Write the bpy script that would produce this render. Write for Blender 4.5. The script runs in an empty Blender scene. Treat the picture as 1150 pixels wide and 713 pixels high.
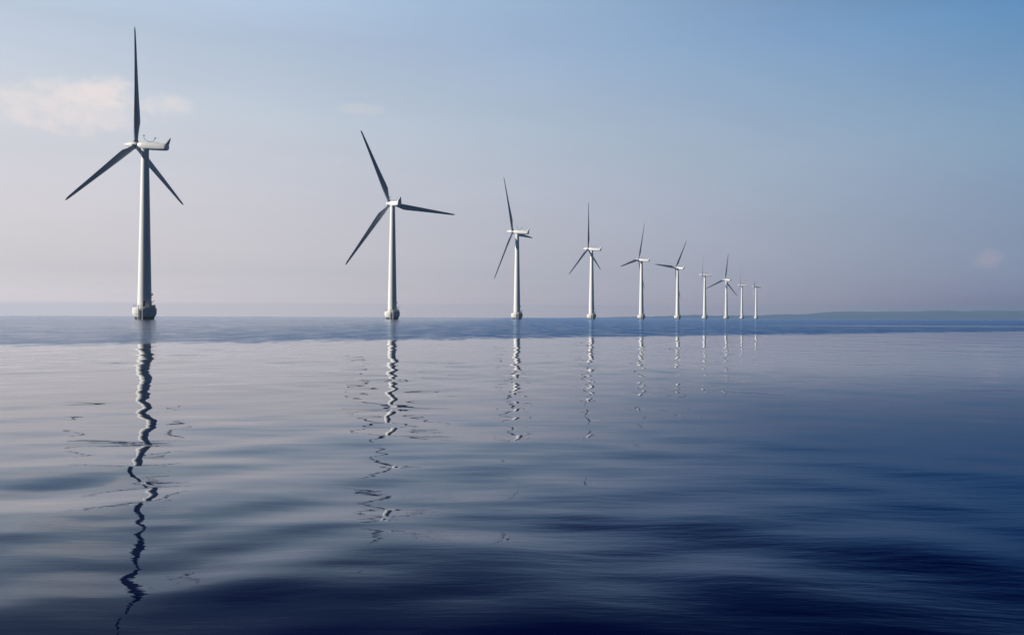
import bpy, bmesh, math, random
import numpy as np
from mathutils import Matrix, Vector

rad = math.radians
scene = bpy.context.scene
col = scene.collection

# ------------------------------------------------------------------ camera
CAM_H, F_PX, ROLL = 1.2, 1005.0, 0.0037
cam_data = bpy.data.cameras.new("camera")
cam_data.sensor_fit = 'HORIZONTAL'
cam_data.sensor_width = 36.0
cam_data.lens = 36.0 * F_PX / 1150.0
cam_data.clip_start = 0.05
cam_data.clip_end = 40000.0
cam = bpy.data.objects.new("camera", cam_data)
col.objects.link(cam)
cam.matrix_world = Matrix.Translation((0, 0, CAM_H)) @ Matrix.Rotation(rad(90), 4, 'X') @ Matrix.Rotation(ROLL, 4, 'Z')
scene.camera = cam

# ------------------------------------------------------------------ exposure, render
scene.view_settings.view_transform = 'Standard'
scene.view_settings.look = 'None'
scene.view_settings.exposure = 0.0
scene.view_settings.gamma = 1.0
scene.view_settings.use_curve_mapping = False
scene.cycles.use_denoising = True
scene.cycles.max_bounces = 8
scene.cycles.volume_bounces = 0
scene.cycles.sample_clamp_indirect = 4.0
scene.cycles.caustics_reflective = False

# ------------------------------------------------------------------ sun
SUN_AZ, SUN_EL = rad(-103), rad(21)          # azimuth clockwise from +Y
S = Vector((math.sin(SUN_AZ) * math.cos(SUN_EL), math.cos(SUN_AZ) * math.cos(SUN_EL), math.sin(SUN_EL)))
sun_data = bpy.data.lights.new("sun", 'SUN')
sun_data.energy = 5.0
sun_data.angle = rad(0.6)
sun_data.color = (1.0, 0.94, 0.85)
sun = bpy.data.objects.new("sun", sun_data)
sun.rotation_euler = S.to_track_quat('Z', 'Y').to_euler()
sun.location = S * 300
col.objects.link(sun)


# ------------------------------------------------------------------ node helpers
def lin(c):
    out = []
    for v in c:
        v /= 255.0
        out.append(v / 12.92 if v <= 0.04045 else ((v + 0.055) / 1.055) ** 2.4)
    return tuple(out) + (1.0,)


class Nodes:
    def __init__(self, tree):
        self.t = tree
        tree.nodes.clear()

    def new(self, kind, **kw):
        n = self.t.nodes.new(kind)
        for k, v in kw.items():
            setattr(n, k, v)
        return n

    def put(self, sock, v):
        if isinstance(v, bpy.types.NodeSocket):
            self.t.links.new(v, sock)
        elif v is not None:
            sock.default_value = v

    def math(self, op, a, b=None, c=None, clamp=False):
        n = self.new('ShaderNodeMath', operation=op, use_clamp=clamp)
        for s, v in zip(n.inputs, (a, b, c)):
            self.put(s, v)
        return n.outputs[0]

    def step(self, v, lo, hi, a=0.0, b=1.0):
        n = self.new('ShaderNodeMapRange', interpolation_type='SMOOTHSTEP')
        for s, x in zip(n.inputs, (v, lo, hi, a, b)):
            self.put(s, x)
        return n.outputs[0]

    def mix(self, f, a, b, mode='MIX'):
        n = self.new('ShaderNodeMix', data_type='RGBA', blend_type=mode)
        self.put(n.inputs[0], f)
        self.put(n.inputs[6], a)
        self.put(n.inputs[7], b)
        return n.outputs[2]

    def ramp(self, f, stops):
        n = self.new('ShaderNodeValToRGB')
        e = n.color_ramp.elements
        while len(e) < len(stops):
            e.new(0.5)
        for el, (p, c) in zip(e, stops):
            el.position = p
            el.color = tuple(c)[:3] + (1.0,)
        self.put(n.inputs[0], f)
        return n.outputs[0]

    def noise(self, vec, scale, detail=3.0, rough=0.5, dims='3D'):
        n = self.new('ShaderNodeTexNoise', noise_dimensions=dims)
        self.put(n.inputs['Vector'], vec)
        n.inputs['Scale'].default_value = scale
        n.inputs['Detail'].default_value = detail
        n.inputs['Roughness'].default_value = rough
        return n.outputs[0]

    def xyz(self, v):
        n = self.new('ShaderNodeSeparateXYZ')
        self.put(n.inputs[0], v)
        return n.outputs

    def comb(self, x, y, z):
        n = self.new('ShaderNodeCombineXYZ')
        for s, v in zip(n.inputs, (x, y, z)):
            self.put(s, v)
        return n.outputs[0]


# ------------------------------------------------------------------ sky
world = bpy.data.worlds.new("World")
scene.world = world
world.use_nodes = True
W = Nodes(world.node_tree)
direction = W.new('ShaderNodeTexCoord').outputs['Generated']
dx, dy, dz = W.xyz(direction)
hl = W.math('SQRT', W.math('ADD', W.math('MULTIPLY', dx, dx), W.math('MULTIPLY', dy, dy)))
sin_az = W.math('DIVIDE', dx, W.math('MAXIMUM', hl, 0.001))
cos_az = W.math('DIVIDE', dy, W.math('MAXIMUM', hl, 0.001))
SUNWARD = [(0.0, (1.95, 1.5, 1.25)), (0.0135, (1.85, 1.42, 1.2)), (0.02, (1.30, 1.05, 0.96)), (0.03, (1.0, 0.86, 0.81)), (0.048, (0.80, 0.72, 0.71)), (0.134, (0.725, 0.69, 0.728)),
           (0.21, (0.645, 0.685, 0.745)), (0.29, (0.535, 0.615, 0.745)), (0.345, (0.56, 0.71, 0.89)),
           (0.42, (0.16, 0.24, 0.44)), (0.60, (0.03, 0.06, 0.2)), (1.0, (0.008, 0.02, 0.1))]
AWAY = [(0.0, (0.22, 0.12, 0.25)), (0.0135, (0.235, 0.15, 0.28)), (0.025, (0.25, 0.24, 0.38)), (0.048, (0.258, 0.298, 0.43)), (0.173, (0.245, 0.365, 0.515)),
        (0.29, (0.124, 0.288, 0.53)), (0.345, (0.068, 0.19, 0.40)), (0.42, (0.012, 0.045, 0.18)),
        (0.60, (0.002, 0.008, 0.07)), (1.0, (0.002, 0.006, 0.05))]
el_f = W.math('MAXIMUM', dz, 0.0)
az_f = W.math('POWER', W.math('MULTIPLY_ADD', sin_az, 1.006, 0.5, clamp=True), 1.2)
grad = W.mix(az_f, W.ramp(el_f, SUNWARD), W.ramp(el_f, AWAY))
# the half of the sky behind the camera, away from the sun's side, is a deep clear blue
back = W.step(cos_az, -0.5, 0.75, 0.11, 1.0)
glow = W.step(sin_az, -1.0, -0.55, 1.0, 0.0)
gain = W.math('MAXIMUM', back, W.math('MULTIPLY', glow, 0.9))
gain = W.math('MULTIPLY', gain, W.step(sin_az, 0.53, 0.95, 1.0, 0.3))
grad = W.mix(1.0, grad, W.comb(W.math('POWER', gain, 1.35), W.math('POWER', gain, 1.15), gain), 'MULTIPLY')
# faint cumulus low on the left and one wisp on the right
azim = W.math('ARCTAN2', dx, dy)
elev = W.math('ARCSINE', dz)


def cloud(x, y, w, h, seed):
    a0 = math.atan((x - 575) / F_PX)
    e0 = math.atan((356.5 - y) / math.hypot(F_PX, x - 575))
    u = W.math('DIVIDE', W.math('SUBTRACT', azim, a0), w / F_PX)
    v = W.math('DIVIDE', W.math('SUBTRACT', elev, e0), h / F_PX)
    d = W.math('ADD', W.math('MULTIPLY', u, u), W.math('MULTIPLY', v, v))
    n = W.noise(W.comb(W.math('ADD', azim, seed), W.math('MULTIPLY', elev, 1.6), seed), 34.0, 7.0, 0.62)
    f = W.math('ADD', W.math('SUBTRACT', 1.0, d), W.math('MULTIPLY', W.math('SUBTRACT', n, 0.5), 2.7))
    return W.step(f, 0.0, 1.3)


masks = [(cloud(58, 120, 100, 32, 3.1), 0.72), (cloud(114, 106, 36, 22, 9.4), 0.85), (cloud(190, 121, 30, 15, 5.7), 0.5),
         (cloud(405, 124, 36, 8, 1.3), 0.2), (cloud(1107, 290, 17, 12, 7.7), 0.42)]
for (m, a), tint in zip(masks, [(249, 234, 228)] * 4 + [(226, 196, 202)]):
    f = W.math('MULTIPLY', m, a)
    lit = W.mix(1.0, grad, (1.0, 1.0, 1.0, 1), 'MULTIPLY')
    grad = W.mix(f, grad, W.mix(0.8, lit, lin(tint)))
veil = W.noise(W.comb(azim, W.math('MULTIPLY', elev, 5.0), 0.7), 3.2, 6.0, 0.6)
veil = W.step(veil, 0.3, 0.7, 0.98, 1.02)
grad = W.mix(1.0, grad, W.comb(veil, veil, veil), 'MULTIPLY')
sky = W.new('ShaderNodeTexSky', sky_type='NISHITA')
sky.sun_disc = False
sky.sun_elevation = SUN_EL
sky.sun_rotation = SUN_AZ
sky.dust_density = 2.0
grad10 = W.mix(1.0, grad, (10, 10, 10, 1), 'MULTIPLY')
final = W.mix(0.04, grad10, sky.outputs[0])
bg = W.new('ShaderNodeBackground')
W.put(bg.inputs[0], final)
bg.inputs[1].default_value = 0.1
W.t.links.new(bg.outputs[0], W.new('ShaderNodeOutputWorld').inputs[0])


# ------------------------------------------------------------------ materials
def principled(name):
    m = bpy.data.materials.new(name)
    m.use_nodes = True
    n = Nodes(m.node_tree)
    b = n.new('ShaderNodeBsdfPrincipled')
    o = n.new('ShaderNodeOutputMaterial')
    n.t.links.new(b.outputs[0], o.inputs[0])
    return m, n, b


def paint(name, color, rough=0.4, dirt=0.25, scale=0.35):
    m, n, b = principled(name)
    p = n.new('ShaderNodeTexCoord').outputs['Object']
    x, y, z = n.xyz(p)
    streak = n.noise(n.comb(n.math('MULTIPLY', x, 4.0), n.math('MULTIPLY', y, 4.0), n.math('MULTIPLY', z, 0.25)), scale, 4)
    f = n.step(streak, 0.45, 0.8, 0.0, dirt)
    dark = tuple(c * 0.62 for c in color[:3]) + (1,)
    n.put(b.inputs['Base Color'], n.mix(f, color + (1,), dark))
    n.put(b.inputs['Roughness'], n.step(streak, 0.3, 0.8, rough, rough + 0.18))
    return m


M_TOWER = paint("tower_paint", (0.86, 0.855, 0.84), 0.4, 0.15)
M_NACELLE = paint("nacelle_paint", (0.87, 0.86, 0.84), 0.35, 0.12)
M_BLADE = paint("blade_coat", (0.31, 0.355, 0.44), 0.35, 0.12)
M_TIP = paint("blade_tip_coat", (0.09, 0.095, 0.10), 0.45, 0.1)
M_DARK = paint("dark_metal", (0.06, 0.065, 0.075), 0.5, 0.2)
M_STEEL = paint("galvanised_steel", (0.42, 0.43, 0.44), 0.45, 0.3)
M_WHITE = paint("fender_paint", (0.82, 0.82, 0.80), 0.4, 0.15)

m, n, b = principled("foundation_concrete")
p = n.new('ShaderNodeTexCoord').outputs['Object']
x, y, z = n.xyz(p)
big = n.noise(p, 0.9, 5, 0.6)
drip = n.noise(n.comb(n.math('MULTIPLY', x, 3), n.math('MULTIPLY', y, 3), n.math('MULTIPLY', z, 0.3)), 0.7, 4)
c = n.mix(n.step(big, 0.3, 0.75), (0.82, 0.81, 0.79, 1), (0.70, 0.69, 0.66, 1))
c = n.mix(n.step(drip, 0.55, 0.8, 0, 0.45), c, (0.42, 0.36, 0.29, 1))
wet = n.math('ADD', z, n.math('MULTIPLY', n.math('SUBTRACT', drip, 0.5), 1.1))
c = n.mix(n.step(wet, 0.75, 1.15, 1.0, 0.0), c, (0.035, 0.04, 0.032, 1))     # weed and tide line
n.put(b.inputs['Base Color'], c)
b.inputs['Roughness'].default_value = 0.75
M_FOUND = m

# ------------------------------------------------------------------ water
SEA_SEED = 14


def wave_field(X, Y, dr):
    """Calm-sea surface: a few dozen long soft waves; ones too short for the local mesh are left out."""
    rng = np.random.RandomState(SEA_SEED)
    Z = np.zeros_like(X)
    N = 96
    for i in range(N + 24):
        lam = 0.6 * (12.0 / 0.6) ** ((i + rng.rand()) / N)
        q = rng.rand()
        if q < 0.34:                       # old crossing swell
            ang, amp = rng.normal(1.0, 0.3), 0.0048
        elif q < 0.66:
            ang, amp = rng.normal(-1.0, 0.3), 0.0044
        else:                              # and a weaker one coming towards the boat
            ang, amp = rng.normal(0, 0.35), 0.0030
        k = 2 * math.pi / lam
        slope = amp * min(1.0, (lam / 0.8) ** 1.2) * min(1.0, (2.2 / lam) ** 0.9)
        if i >= 96:                        # fine wavelets close to the boat
            lam = 0.22 * (1.0 / 0.22) ** ((i - 96 + rng.rand()) / 24)
            ang, k, slope = rng.normal(0, 0.22), 2 * math.pi / lam, 0.0018
        kx, ky = k * math.sin(ang), k * math.cos(ang)
        w = np.clip((lam / np.maximum(dr, 1e-6) - 2.2) / 2.2, 0, 1)
        Z += w * (slope / k) * np.sin(kx * X + ky * Y + rng.rand() * 6.2832)
    # patches of glassier and livelier water
    g = 1.0 + 0.45 * np.sin(X * 0.31 + Y * 0.17 + 1.0) * np.sin(Y * 0.23 - X * 0.11 + 0.4)
    return Z * g


def build_water():
    # ground polar sheet round the viewer's boat, finer near it
    r = [0.4]
    while r[-1] < 3.0:
        r.append(r[-1] * 1.05)
    while r[-1] < 9000:
        q = r[-1]
        r.append(q * (1 + min(0.06, max(0.0010, 0.28 * q / 1206.0))))
    r = np.array(r)
    fine = np.linspace(rad(-34), rad(34), 1250)
    rest = np.linspace(rad(34), rad(360 - 34), 420)[1:-1]
    az = np.concatenate([fine, rest])
    nr, na = len(r), len(az)
    dr = np.gradient(r)
    R_, A_ = np.meshgrid(r, az, indexing='ij')
    X, Y = R_ * np.sin(A_), R_ * np.cos(A_)
    daz = np.gradient(np.concatenate([az, [az[0] + 2 * math.pi]]))[:-1]
    step = np.maximum(dr[:, None] * 1.0, R_ * daz[None, :] * 0.8)
    Z = wave_field(X, Y, step)
    Z *= np.clip((500 - R_) / 400, 0, 1)
    verts = np.stack([X, Y, Z], -1).reshape(-1, 3)
    verts = np.concatenate([verts, [[0, 0, 0]]])
    i = np.arange(nr - 1)[:, None]
    j = np.arange(na)[None, :]
    jn = (j + 1) % na
    quads = np.stack([i * na + j, i * na + jn, (i + 1) * na + jn, (i + 1) * na + j], -1).reshape(-1, 4)[:, ::-1]
    c = len(verts) - 1
    tris = np.stack([np.full(na, c), (np.arange(na) + 1) % na, np.arange(na)], -1)[:, ::-1]
    me = bpy.data.meshes.new("water")
    me.vertices.add(len(verts))
    me.vertices.foreach_set("co", verts.astype(np.float32).ravel())
    loops = np.concatenate([quads.ravel(), tris.ravel()]).astype(np.int32)
    me.loops.add(len(loops))
    me.loops.foreach_set("vertex_index", loops)
    starts = np.concatenate([np.arange(len(quads)) * 4, len(quads) * 4 + np.arange(len(tris)) * 3]).astype(np.int32)
    me.polygons.add(len(starts))
    me.polygons.foreach_set("loop_start", starts)
    me.polygons.foreach_set("use_smooth", np.ones(len(starts), bool))
    me.update(calc_edges=True)
    if me.polygons[0].normal.z < 0:
        me.flip_normals()
    o = bpy.data.objects.new("water", me)
    o['kind'] = 'structure'
    col.objects.link(o)
    print("water verts", len(verts))
    return o


m, n, b = principled("sea_water")
n.t.nodes.remove(b)
p = n.new('ShaderNodeTexCoord').outputs['Object']
x, y, z = n.xyz(p)
# a light breeze ruffles the water beyond a slanting line some 40-80 m out
edge_wob = n.noise(n.comb(n.math('MULTIPLY', x, 0.35), n.math('MULTIPLY', y, 0.12), 0.0), 1.0, 4, 0.6)
line = n.math('ADD', n.math('MULTIPLY', x, 0.75), 51.5)
dist = n.math('ADD', n.math('SUBTRACT', y, line), n.math('MULTIPLY', n.math('SUBTRACT', edge_wob, 0.5), 15.0))
dist = n.math('ADD', dist, n.math('MULTIPLY', n.math('SUBTRACT', n.noise(n.comb(n.math('MULTIPLY', x, 1.3), n.math('MULTIPLY', y, 0.3), 5.0), 1.0, 3, 0.6), 0.5), 14.0))
ruff = n.step(dist, -4.0, 5.0)
gust = n.noise(n.comb(n.math('MULTIPLY', x, 0.02), n.math('MULTIPLY', y, 0.012), 0.0), 1.0, 3, 0.5)
ruff = n.math('MULTIPLY', ruff, n.math('MULTIPLY', n.step(gust, 0.25, 0.55, 0.85, 1.0), n.step(x, -40.0, 0.0, 0.65, 1.0)))
streak = n.noise(n.comb(n.math('MULTIPLY', x, 0.45), n.math('MULTIPLY', y, 0.16), 3.0), 1.0, 5, 0.65)
ruff = n.math('MULTIPLY', ruff, n.step(streak, 0.36, 0.62, 0.55, 1.0))
slick = n.math('MULTIPLY', n.step(n.math('ABSOLUTE', n.math('SUBTRACT', y, n.math('MULTIPLY_ADD', x, -0.25, 170.0))), 6.0, 22.0, 1.0, 0.0), n.step(x, 35.0, 75.0))
ruff = n.math('MULTIPLY', ruff, n.math('MULTIPLY_ADD', slick, -0.8, 1.0))
rip = n.noise(n.comb(n.math('MULTIPLY', x, 1.1), n.math('MULTIPLY', y, 1.9), 0.0), 1.0, 5, 0.65)
bump = n.new('ShaderNodeBump')
n.put(bump.inputs['Height'], rip)
n.put(bump.inputs['Strength'], 1.0)
# mask that paints dimmer, bluer reflections into the water colour at near right
right_dim = n.math('ADD', n.math('MULTIPLY_ADD', y, -0.12, x), n.math('MULTIPLY', n.math('SUBTRACT', gust, 0.5), 3.0))
right_dim = n.math('MULTIPLY', n.step(right_dim, -2.6, 2.2), n.step(y, 6.0, 24.0, 1.0, 0.0))
# cat's-paw wrinkles that only show close to the boat
wr = n.noise(n.comb(n.math('MULTIPLY', x, 2.2), n.math('MULTIPLY', y, 8.0), 2.0), 1.0, 3, 0.55)
near = n.math('MULTIPLY', n.step(y, 4.5, 13.0, 0.0045, 0.0), n.math('MULTIPLY_ADD', right_dim, 0.8, 0.2))
n.put(bump.inputs['Distance'], n.math('ADD', n.math('MULTIPLY', ruff, 0.16), near))
n.put(bump.inputs['Height'], n.mix(n.math('GREATER_THAN', ruff, 0.0005), wr, rip))
deep = n.new('ShaderNodeBsdfDiffuse')
n.put(deep.inputs['Color'], n.mix(ruff, (0.0006, 0.0025, 0.036, 1), (0.012, 0.055, 0.15, 1)))
lw = n.new('ShaderNodeLayerWeight')
n.put(lw.inputs['Normal'], bump.outputs[0])
graze = n.math('MULTIPLY', n.math('SUBTRACT', 1.0, lw.outputs['Facing']), 2.0)     # 2 x sine of the grazing angle
refl = n.ramp(graze, [(2 * q, (v, v, v)) for q, v in
                      ((0.0, 1.0), (0.035, 0.87), (0.087, 0.64), (0.14, 0.52), (0.19, 0.37), (0.235, 0.22), (0.265, 0.11), (0.30, 0.045), (0.34, 0.018), (0.5, 0.006))])
gl = n.new('ShaderNodeBsdfGlossy', distribution='GGX')
sheen = n.ramp(graze, [(0.0, (1, 1, 1)), (0.2, (1, 1, 1)), (0.46, (0.74, 0.88, 1)), (0.8, (0.5, 0.75, 1))])
n.put(gl.inputs['Roughness'], n.math('MULTIPLY_ADD', ruff, 0.16, n.math('MULTIPLY', right_dim, 0.015)))
sheen = n.mix(right_dim, sheen, n.mix(1.0, sheen, (0.23, 0.38, 0.58, 1), 'MULTIPLY'))  # reflection darkening painted into the gloss colour
n.put(gl.inputs['Normal'], bump.outputs[0])
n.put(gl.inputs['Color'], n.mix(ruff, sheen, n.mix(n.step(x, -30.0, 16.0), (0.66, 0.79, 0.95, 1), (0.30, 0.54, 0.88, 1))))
mx = n.new('ShaderNodeMixShader')
n.put(mx.inputs[0], refl)
n.t.links.new(deep.outputs[0], mx.inputs[1])
n.t.links.new(gl.outputs[0], mx.inputs[2])
out = [q for q in n.t.nodes if q.bl_idname == 'ShaderNodeOutputMaterial'][0]
n.t.links.new(mx.outputs[0], out.inputs[0])
M_WATER = m
water = build_water()
water.data.materials.append(M_WATER)

# ------------------------------------------------------------------ hills on the far shore
m, n, b = principled("wooded_hills")
p = n.new('ShaderNodeTexCoord').outputs['Object']
f = n.noise(p, 0.004, 6, 0.6)
n.put(b.inputs['Base Color'], n.mix(n.step(f, 0.35, 0.65), (0.016, 0.028, 0.075, 1), (0.03, 0.042, 0.085, 1)))
b.inputs['Roughness'].default_value = 0.95
M_HILL = m


def hills(y0, x0, x1, depth, profile, seed):
    rng = np.random.RandomState(seed)
    nx, ny = 900, 12
    xs = np.linspace(x0, x1, nx)
    h = np.interp(xs, *zip(*profile))
    for o in range(7):
        kk = 2 * math.pi / (2600 / 1.9 ** o)
        h = h + 7.0 / 1.75 ** o * np.sin(kk * xs + rng.rand() * 6.28) * np.clip(h / 20, 0, 1)
    h = h + np.clip(h / 25, 0, 1) * np.convolve(rng.rand(nx + 4), [0.2, 0.3, 0.3, 0.2, 0.0], 'valid') * 9.0    # tree line
    h = np.maximum(h, -2)
    me = bpy.data.meshes.new("hills")
    vs, fs = [], []
    for j in range(ny):
        t = j / (ny - 1)
        for i in range(nx):
            vs.append((xs[i], y0 + depth * t, -1.0 + (h[i] + 1.0) * math.sin(math.pi * t) ** 0.7 * (1 + 0.06 * math.sin(xs[i] * 0.013 + j))))
    for j in range(ny - 1):
        for i in range(nx - 1):
            a = j * nx + i
            fs.append((a, a + 1, a + nx + 1, a + nx))
    me.from_pydata(vs, [], fs)
    for q in me.polygons:
        q.use_smooth = True
    me.materials.append(M_HILL)
    o = bpy.data.objects.new("hills", me)
    o['kind'] = 'structure'
    col.objects.link(o)


hills(7300, 2000, 8200, 500, [(2000, -2), (2500, 6), (2900, 34), (3400, 54), (4000, 60), (4900, 74), (6400, 66), (8200, 30)], 3)
hills(8200, 200, 8200, 600, [(200, -2), (900, 4), (1500, 16), (2600, 42), (4200, 74), (8200, 70)], 8)

# ------------------------------------------------------------------ haze
bm = bmesh.new()
bmesh.ops.create_cube(bm, size=1.0)
me = bpy.data.meshes.new("haze")
bm.to_mesh(me)
bm.free()
haze = bpy.data.objects.new("haze", me)
haze.scale = (18600, 18600, 124)
haze.location = (0, 0, 59)
haze['kind'] = 'stuff'
col.objects.link(haze)
m = bpy.data.materials.new("haze_air")
m.use_nodes = True
n = Nodes(m.node_tree)
pv = n.new('ShaderNodeVolumePrincipled')
pv.inputs['Color'].default_value = (0.45, 0.70, 1.0, 1)
pv.inputs['Density'].default_value = 0.00016
pv.inputs['Anisotropy'].default_value = 0.15
n.t.links.new(pv.outputs[0], n.new('ShaderNodeOutputMaterial').inputs['Volume'])
me.materials.append(m)


# ------------------------------------------------------------------ mesh helpers
def loft(bm, rings, cap0=True, cap1=True):
    """rings: list of lists of points with equal length, joined into a closed tube."""
    vr = [[bm.verts.new(p) for p in r] for r in rings]
    k = len(vr[0])
    for a, b_ in zip(vr, vr[1:]):
        for i in range(k):
            bm.faces.new((a[i], a[(i + 1) % k], b_[(i + 1) % k], b_[i]))
    if cap0:
        bm.faces.new(vr[0][::-1])
    if cap1:
        bm.faces.new(vr[-1])


def circle(c, r, axis='Z', k=24):
    pts = []
    for i in range(k):
        a = 2 * math.pi * i / k
        u, v = r * math.cos(a), r * math.sin(a)
        pts.append(Vector(c) + (Vector((u, v, 0)) if axis == 'Z' else Vector((u, 0, v))))
    return pts


def tube(bm, p0, p1, r, k=8, r1=None):
    p0, p1 = Vector(p0), Vector(p1)
    q = (p1 - p0).to_track_quat('Z', 'Y')
    r1 = r if r1 is None else r1
    mk = lambda c, rr: [c + q @ Vector((rr * math.cos(2 * math.pi * i / k), rr * math.sin(2 * math.pi * i / k), 0)) for i in range(k)]
    loft(bm, [mk(p0, r), mk(p1, r1)])


def box(bm, c, s, bevel=0.0, mat=None):
    g = bmesh.ops.create_cube(bm, size=1.0)
    vs = g['verts']
    for v in vs:
        v.co = Vector((v.co.x * s[0], v.co.y * s[1], v.co.z * s[2]))
    if bevel:
        es = list({e for v in vs for e in v.link_edges})
        r = bmesh.ops.bevel(bm, geom=es, offset=bevel, segments=2, affect='EDGES', profile=0.5)
        vs = list({v for v in r['verts']} | {v for v in vs if v.is_valid})
    for v in vs:
        v.co = (mat @ v.co if mat else v.co) + Vector(c)


def make(name, bm, mat, sharp=38):
    bmesh.ops.recalc_face_normals(bm, faces=bm.faces)
    me = bpy.data.meshes.new(name)
    bm.to_mesh(me)
    bm.free()
    for q in me.polygons:
        q.use_smooth = True
    me.set_sharp_from_angle(angle=rad(sharp))
    me.materials.append(mat)
    return me


def add(name, me, parent, mtx=None):
    o = bpy.data.objects.new(name, me)
    col.objects.link(o)
    o.parent = parent
    if mtx is not None:
        o.matrix_local = mtx
    return o


# ------------------------------------------------------------------ turbine part meshes
HUB_Z, OVER, TILT, R_ROTOR, CONE = 64.0, 3.8, rad(5), 42.5, 1.5
DECK = 4.35

# foundation: drum with a flared ice collar, local -Y carries the boat landing
prof = [(-4.0, 3.3), (0.15, 3.3), (0.9, 3.55), (1.75, 4.05), (2.3, 4.2), (3.7, 4.2), (4.15, 4.1), (DECK, 3.9), (DECK, 2.3)]
bm = bmesh.new()
loft(bm, [circle((0, 0, z), r, 'Z', 48) for z, r in prof])
ME_FOUND = make("foundation", bm, M_FOUND)

bm = bmesh.new()
for i in range(22):
    a = 2 * math.pi * i / 22
    x, y = 3.75 * math.cos(a), 3.75 * math.sin(a)
    tube(bm, (x, y, DECK - 0.02), (x, y, DECK + 1.15), 0.045, 6)
for h in (0.6, 1.12):
    for i in range(44):
        a, c2 = 2 * math.pi * i / 44, 2 * math.pi * (i + 1) / 44
        tube(bm, (3.75 * math.cos(a), 3.75 * math.sin(a), DECK + h), (3.75 * math.cos(c2), 3.75 * math.sin(c2), DECK + h), 0.035, 6)
ME_RAIL = make("railing", bm, M_STEEL)

bm = bmesh.new()
for x in (-0.75, 0.75):
    tube(bm, (x, -4.75, -2.5), (x, -4.75, DECK + 0.9), 0.17, 12)
    for z in (0.9, 3.6):
        tube(bm, (x, -4.75, z), (x, -3.7, z), 0.1, 8)
ME_FENDER = make("fender", bm, M_WHITE)

bm = bmesh.new()
for x in (-0.27, 0.27):
    tube(bm, (x, -4.45, -1.5), (x, -4.45, DECK + 1.1), 0.05, 8)
for i in range(20):
    tube(bm, (-0.27, -4.45, -1.3 + i * 0.33), (0.27, -4.45, -1.3 + i * 0.33), 0.025, 6)
ME_LADDER = make("ladder", bm, M_STEEL)

bm = bmesh.new()      # dark recess plate behind the ladder
pts = []
for z, r in ((0.2, 3.44), (0.9, 3.62), (1.75, 4.1), (2.3, 4.26), (3.3, 4.26)):
    row = []
    for i in range(7):
        a = rad(-90) + rad(-9 + 3 * i)
        row.append(Vector((r * math.cos(a), r * math.sin(a), z)))
    back = [Vector((q.x * 0.93, q.y * 0.93, q.z)) for q in row[::-1]]
    pts.append(row + back)
loft(bm, pts)
ME_SLOT = make("landing_plate", bm, M_DARK)

bm = bmesh.new()      # davit crane and locker on the deck
tube(bm, (2.7, -1.2, DECK - 0.05), (2.7, -1.2, DECK + 2.1), 0.11, 10)
tube(bm, (2.7, -1.2, DECK + 2.05), (4.3, -2.0, DECK + 2.55), 0.08, 8)
tube(bm, (2.7, -1.2, DECK + 1.3), (3.5, -1.6, DECK + 2.25), 0.05, 8)
ME_CRANE = make("davit_crane", bm, M_DARK)
bm = bmesh.new()
box(bm, (3.05, 0.6, DECK + 0.44), (0.8, 1.3, 0.9), 0.05)
ME_LOCKER = make("locker", bm, M_STEEL)

# tower
TOP = HUB_Z - 1.35
bm = bmesh.new()
rings = []
zs = [DECK - 0.05, DECK + 0.12, DECK + 0.14, 20.0, 20.0, 20.12, 20.12, 40.0, 40.0, 40.12, 40.12, TOP - 0.5, TOP - 0.5, TOP]
def tr(z): return 2.48 + (1.32 - 2.48) * (z - DECK) / (TOP - DECK)
ex = [0.14, 0.14, 0, 0, 0.025, 0.025, 0, 0, 0.025, 0.025, 0, 0, 0.06, 0.06]
loft(bm, [circle((0, 0, z), tr(z) + e, 'Z', 40) for z, e in zip(zs, ex)])
ME_TOWER = make("tower", bm, M_TOWER)

bm = bmesh.new()
rows = []
for z in (DECK + 0.35, DECK + 2.45):
    row = [Vector(((tr(z) + 0.05) * math.sin(a), -(tr(z) + 0.05) * math.cos(a), z)) for a in [rad(-9 + 3 * i) for i in range(7)]]
    rows.append(row + [Vector((q.x * 0.95, q.y * 0.95, q.z)) for q in row[::-1]])
loft(bm, rows)
ME_DOOR = make("door", bm, M_DARK)
bm = bmesh.new()
box(bm, (2.62, 0, 9.1), (0.5, 0.45, 0.55), 0.04)
tube(bm, (2.72, 0, 9.3), (2.72, 0, 9.85), 0.09, 8)
ME_BOX = make("lamp_box", bm, M_DARK)

# nacelle, local +Y = upwind axis, z up, origin at hub centre; body runs back to y = -12.8
def sq(y, w, h0, h1, e=3.2, k=32):
    """super-ellipse cross-section from height h0 to h1"""
    pts = []
    for i in range(k):
        a = 2 * math.pi * i / k
        ca, sa = math.cos(a), math.sin(a)
        px = math.copysign(abs(ca) ** (2 / e), ca) * w / 2
        pz = math.copysign(abs(sa) ** (2 / e), sa) * (h1 - h0) / 2 + (h0 + h1) / 2
        pts.append(Vector((px, y, pz)))
    return pts

bm = bmesh.new()
loft(bm, [sq(-1.25, 2.1, -1.05, 1.05, 2.2), sq(-1.5, 2.4, -1.2, 1.15, 2.4), sq(-3.2, 2.75, -1.38, 1.28, 3.0), sq(-5.5, 2.85, -1.42, 1.3, 3.4),
          sq(-9.5, 2.8, -1.4, 1.22, 3.4), sq(-11.9, 2.65, -1.3, 1.12, 3.4), sq(-12.6, 2.5, -1.2, 1.05, 3.2), sq(-12.8, 2.2, -1.05, 0.9, 3.0)])
ME_NACELLE = make("nacelle", bm, M_NACELLE, 45)

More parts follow.
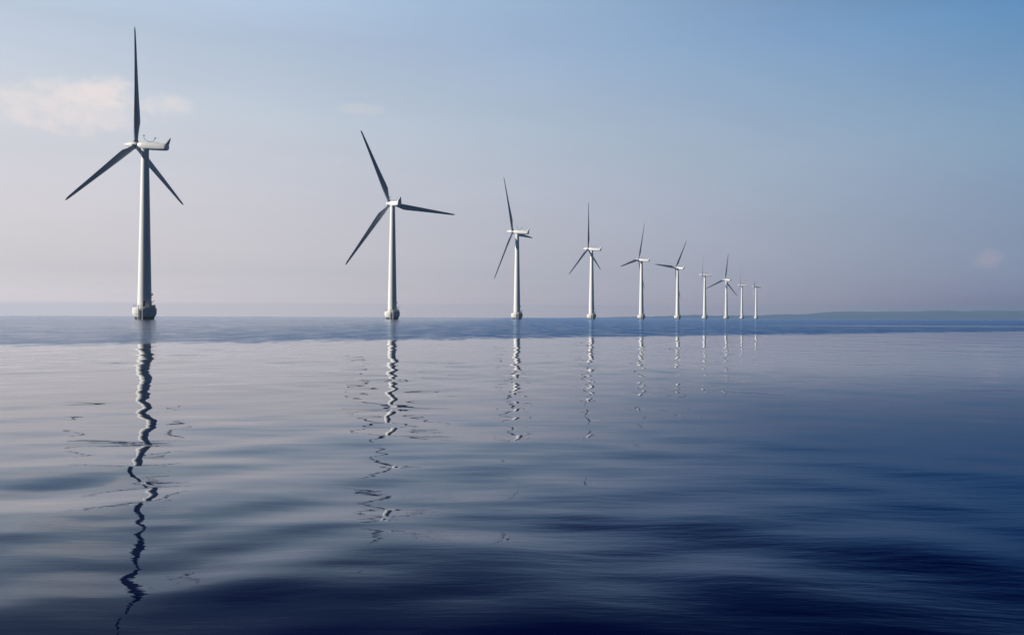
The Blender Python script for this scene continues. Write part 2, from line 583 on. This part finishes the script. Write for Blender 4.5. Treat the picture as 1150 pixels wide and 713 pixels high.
bm = bmesh.new()      # swept tail fin standing on the rear end
def fin(y0, y1, w, z):
    return [Vector((-w / 2, y0, z)), Vector((w / 2, y0, z)), Vector((w / 2, y1, z)), Vector((-w / 2, y1, z))]
loft(bm, [fin(-11.3, -12.72, 2.3, 0.95), fin(-11.9, -12.95, 1.9, 1.5), fin(-12.75, -13.4, 1.1, 2.5), fin(-13.4, -13.75, 0.5, 3.3)])
bmesh.ops.bevel(bm, geom=list(bm.edges), offset=0.06, segments=2, affect='EDGES')
ME_FIN = make("tail_fin", bm, M_NACELLE, 45)

bm = bmesh.new()      # lyre-shaped wind sensor arms
tube(bm, (0, -5.2, 1.2), (0, -5.2, 1.62), 0.09, 8)
arc = [Vector((2.1 * math.sin(a), -5.2 - 0.9 * math.sin(a), 3.0 - 1.4 * math.cos(a))) for a in np.linspace(-1.45, 1.45, 13)]
for a, c2 in zip(arc, arc[1:]):
    tube(bm, a, c2, 0.075, 8)
tube(bm, arc[0], arc[0] + Vector((0, 0, 0.55)), 0.06, 8)
tube(bm, arc[-1], arc[-1] + Vector((0, 0, 0.45)), 0.06, 8)
for i in range(3):
    a = i * 2.094
    bmesh.ops.create_uvsphere(bm, u_segments=8, v_segments=6, radius=0.17, matrix=Matrix.Translation(arc[0] + Vector((0.26 * math.cos(a), 0.26 * math.sin(a), 0.55))))
    tube(bm, arc[0] + Vector((0, 0, 0.55)), arc[0] + Vector((0.26 * math.cos(a), 0.26 * math.sin(a), 0.55)), 0.025, 6)
box(bm, arc[-1] + Vector((0, -0.2, 0.5)), (0.06, 0.7, 0.35))
ME_SENSOR = make("wind_sensor", bm, M_DARK)
bm = bmesh.new()
box(bm, (0, -8.3, 1.27), (1.3, 1.9, 0.16), 0.04)
ME_HATCH = make("roof_hatch", bm, M_STEEL)
bm = bmesh.new()
loft(bm, [circle((0, -OVER, z), r, 'Z', 32) for z, r in ((-1.62, 1.42), (-1.2, 1.42))])
ME_YAW = make("yaw_collar", bm, M_STEEL)

bm = bmesh.new()      # hub with pointed spinner
loft(bm, [circle((0, y, 0), r, 'Y', 36) for y, r in
          [(-1.2, 1.12), (-0.9, 1.3), (0.0, 1.36), (1.0, 1.32), (1.9, 1.14), (2.8, 0.86), (3.7, 0.54), (4.4, 0.27), (4.75, 0.12), (4.85, 0.03)]])
ME_HUB = make("hub", bm, M_NACELLE, 50)

# blade: local Z runs out to the tip, local Y is upwind, chord along X (leading edge at -X seen from behind)
def section(r):
    s = r / R_ROTOR
    root = 0.82
    chord = np.interp(r, [0.8, 2.4, 5.0, 8.6, 12, 20, 30, 38, 41.2, 42.2, 42.5], [1.6, 1.62, 2.3, 3.25, 3.05, 2.35, 1.65, 1.15, 0.8, 0.45, 0.15])
    thick = np.interp(r, [0.8, 2.4, 5.0, 8.6, 12, 20, 30, 42.5], [1.0, 1.0, 0.6, 0.30, 0.25, 0.20, 0.17, 0.14])
    tw = rad(np.interp(r, [0, 6, 10, 20, 30, 42.5], [14, 14, 10, 4.5, 1.5, 0]))
    blend = np.interp(r, [2.4, 8.0], [0.0, 1.0])
    bend = CONE * (0.55 * s + 0.45 * s * s)
    pts = []
    k = 20
    for i in range(k):
        a = 2 * math.pi * i / k
        cx = -chord / 2 * math.cos(a)                       # circle
        cy = chord / 2 * math.sin(a) * thick
        xc = (1 - math.cos(a)) / 2                          # aerofoil, 0 = leading edge
        t = 5 * thick * (0.2969 * math.sqrt(xc) - 0.126 * xc - 0.3516 * xc ** 2 + 0.2843 * xc ** 3 - 0.1015 * xc ** 4) * chord
        ax, ay = (xc - 0.30) * chord, math.copysign(t, math.sin(a)) + 0.02 * chord * math.sin(math.pi * xc)
        px, py = cx * (1 - blend) + ax * blend, cy * (1 - blend) + ay * blend
        qx = px * math.cos(tw) + py * math.sin(tw)
        qy = -px * math.sin(tw) + py * math.cos(tw)
        pts.append(Vector((qx, qy + bend, r)))
    return pts

TIP_R = 39.6
rs = [0.9, 1.7, 2.4, 3.3, 4.2, 5.2, 6.4, 7.6, 8.6, 10, 12, 15, 18, 22, 26, 30, 34, 37.5, TIP_R]
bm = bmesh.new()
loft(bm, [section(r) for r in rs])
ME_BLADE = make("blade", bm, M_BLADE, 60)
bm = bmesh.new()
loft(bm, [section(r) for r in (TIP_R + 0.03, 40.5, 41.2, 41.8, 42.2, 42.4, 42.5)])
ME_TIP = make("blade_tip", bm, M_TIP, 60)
bm = bmesh.new()
loft(bm, [[Vector((r * math.cos(2 * math.pi * i / 24), r * math.sin(2 * math.pi * i / 24), z)) for i in range(24)] for z, r in ((1.15, 0.95), (1.62, 0.92))])
ME_ROOT = make("root_collar", bm, M_DARK)


def turbine(x, y, yaw, phi, landing, label):
    root = bpy.data.objects.new("wind_turbine", None)
    root.empty_display_size = 5
    root.location = (x, y, 0)
    root['label'] = label
    root['category'] = "wind turbine"
    root['group'] = "white offshore wind turbines in a receding row"
    col.objects.link(root)
    face = Matrix.Rotation(rad(landing), 4, 'Z')
    fnd = add("foundation", ME_FOUND, root, face)
    for nm, me in (("railing", ME_RAIL), ("fender", ME_FENDER), ("ladder", ME_LADDER), ("landing_plate", ME_SLOT),
                   ("davit_crane", ME_CRANE), ("locker", ME_LOCKER)):
        add(nm, me, fnd)
    tw = add("tower", ME_TOWER, root, face @ Matrix.Rotation(rad(14), 4, 'Z'))
    add("door", ME_DOOR, tw)
    add("lamp_box", ME_BOX, tw)
    yaw_m = Matrix.Rotation(-rad(yaw), 4, 'Z')
    axis = yaw_m @ Matrix.Rotation(TILT, 4, 'X')
    off = axis @ Vector((0, OVER, 0))
    hubm = Matrix.Translation(Vector((0, 0, HUB_Z)) + off) @ axis
    nac = add("nacelle", ME_NACELLE, root, hubm)
    for nm, me in (("tail_fin", ME_FIN), ("wind_sensor", ME_SENSOR), ("roof_hatch", ME_HATCH), ("yaw_collar", ME_YAW)):
        add(nm, me, nac)
    add("hub", ME_HUB, root, hubm)
    for k in range(3):
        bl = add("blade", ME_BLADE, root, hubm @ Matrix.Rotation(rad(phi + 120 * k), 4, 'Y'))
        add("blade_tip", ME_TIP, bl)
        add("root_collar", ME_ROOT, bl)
    return root


ROW = [
    (-135.6, 330.2, -80.5, -6.0, 5, "nearest and largest white wind turbine, far left, one blade pointing straight up"),
    (-66.3, 495.3, -32.4, 94.5, 4, "second largest wind turbine with one blade stretched level to the right"),
    (3.6, 657.4, -66.5, 91.4, 2, "third wind turbine from the left, a dark blade end poking out right of its nacelle"),
    (72.8, 819.6, -62.4, 113.8, 0, "fourth wind turbine from the left, blades like an inverted Y with one upright"),
    (140.3, 971.1, -59.6, 17.2, -2, "fifth wind turbine from the left, upper blade leaning right and another drooping slightly left"),
    (208.0, 1124.7, -46.3, 33.4, -4, "sixth wind turbine from the left, one blade level left, one up right"),
    (281.0, 1305.1, -78.2, 8.8, -5, "seventh wind turbine from the left, edge-on rotor left of the blade-splayed eighth one"),
    (350.0, 1462.3, -32.5, 8.0, -6, "eighth wind turbine from the left, far one with its three blades spread wide"),
    (437.8, 1704.3, -74.4, 1.9, -7, "ninth wind turbine from the left, far and edge-on, second from the right end"),
    (485.5, 1779.6, -75.7, 44.2, -8, "smallest and farthest wind turbine, at the right end of the row"),
]
for t in ROW:
    turbine(*t)
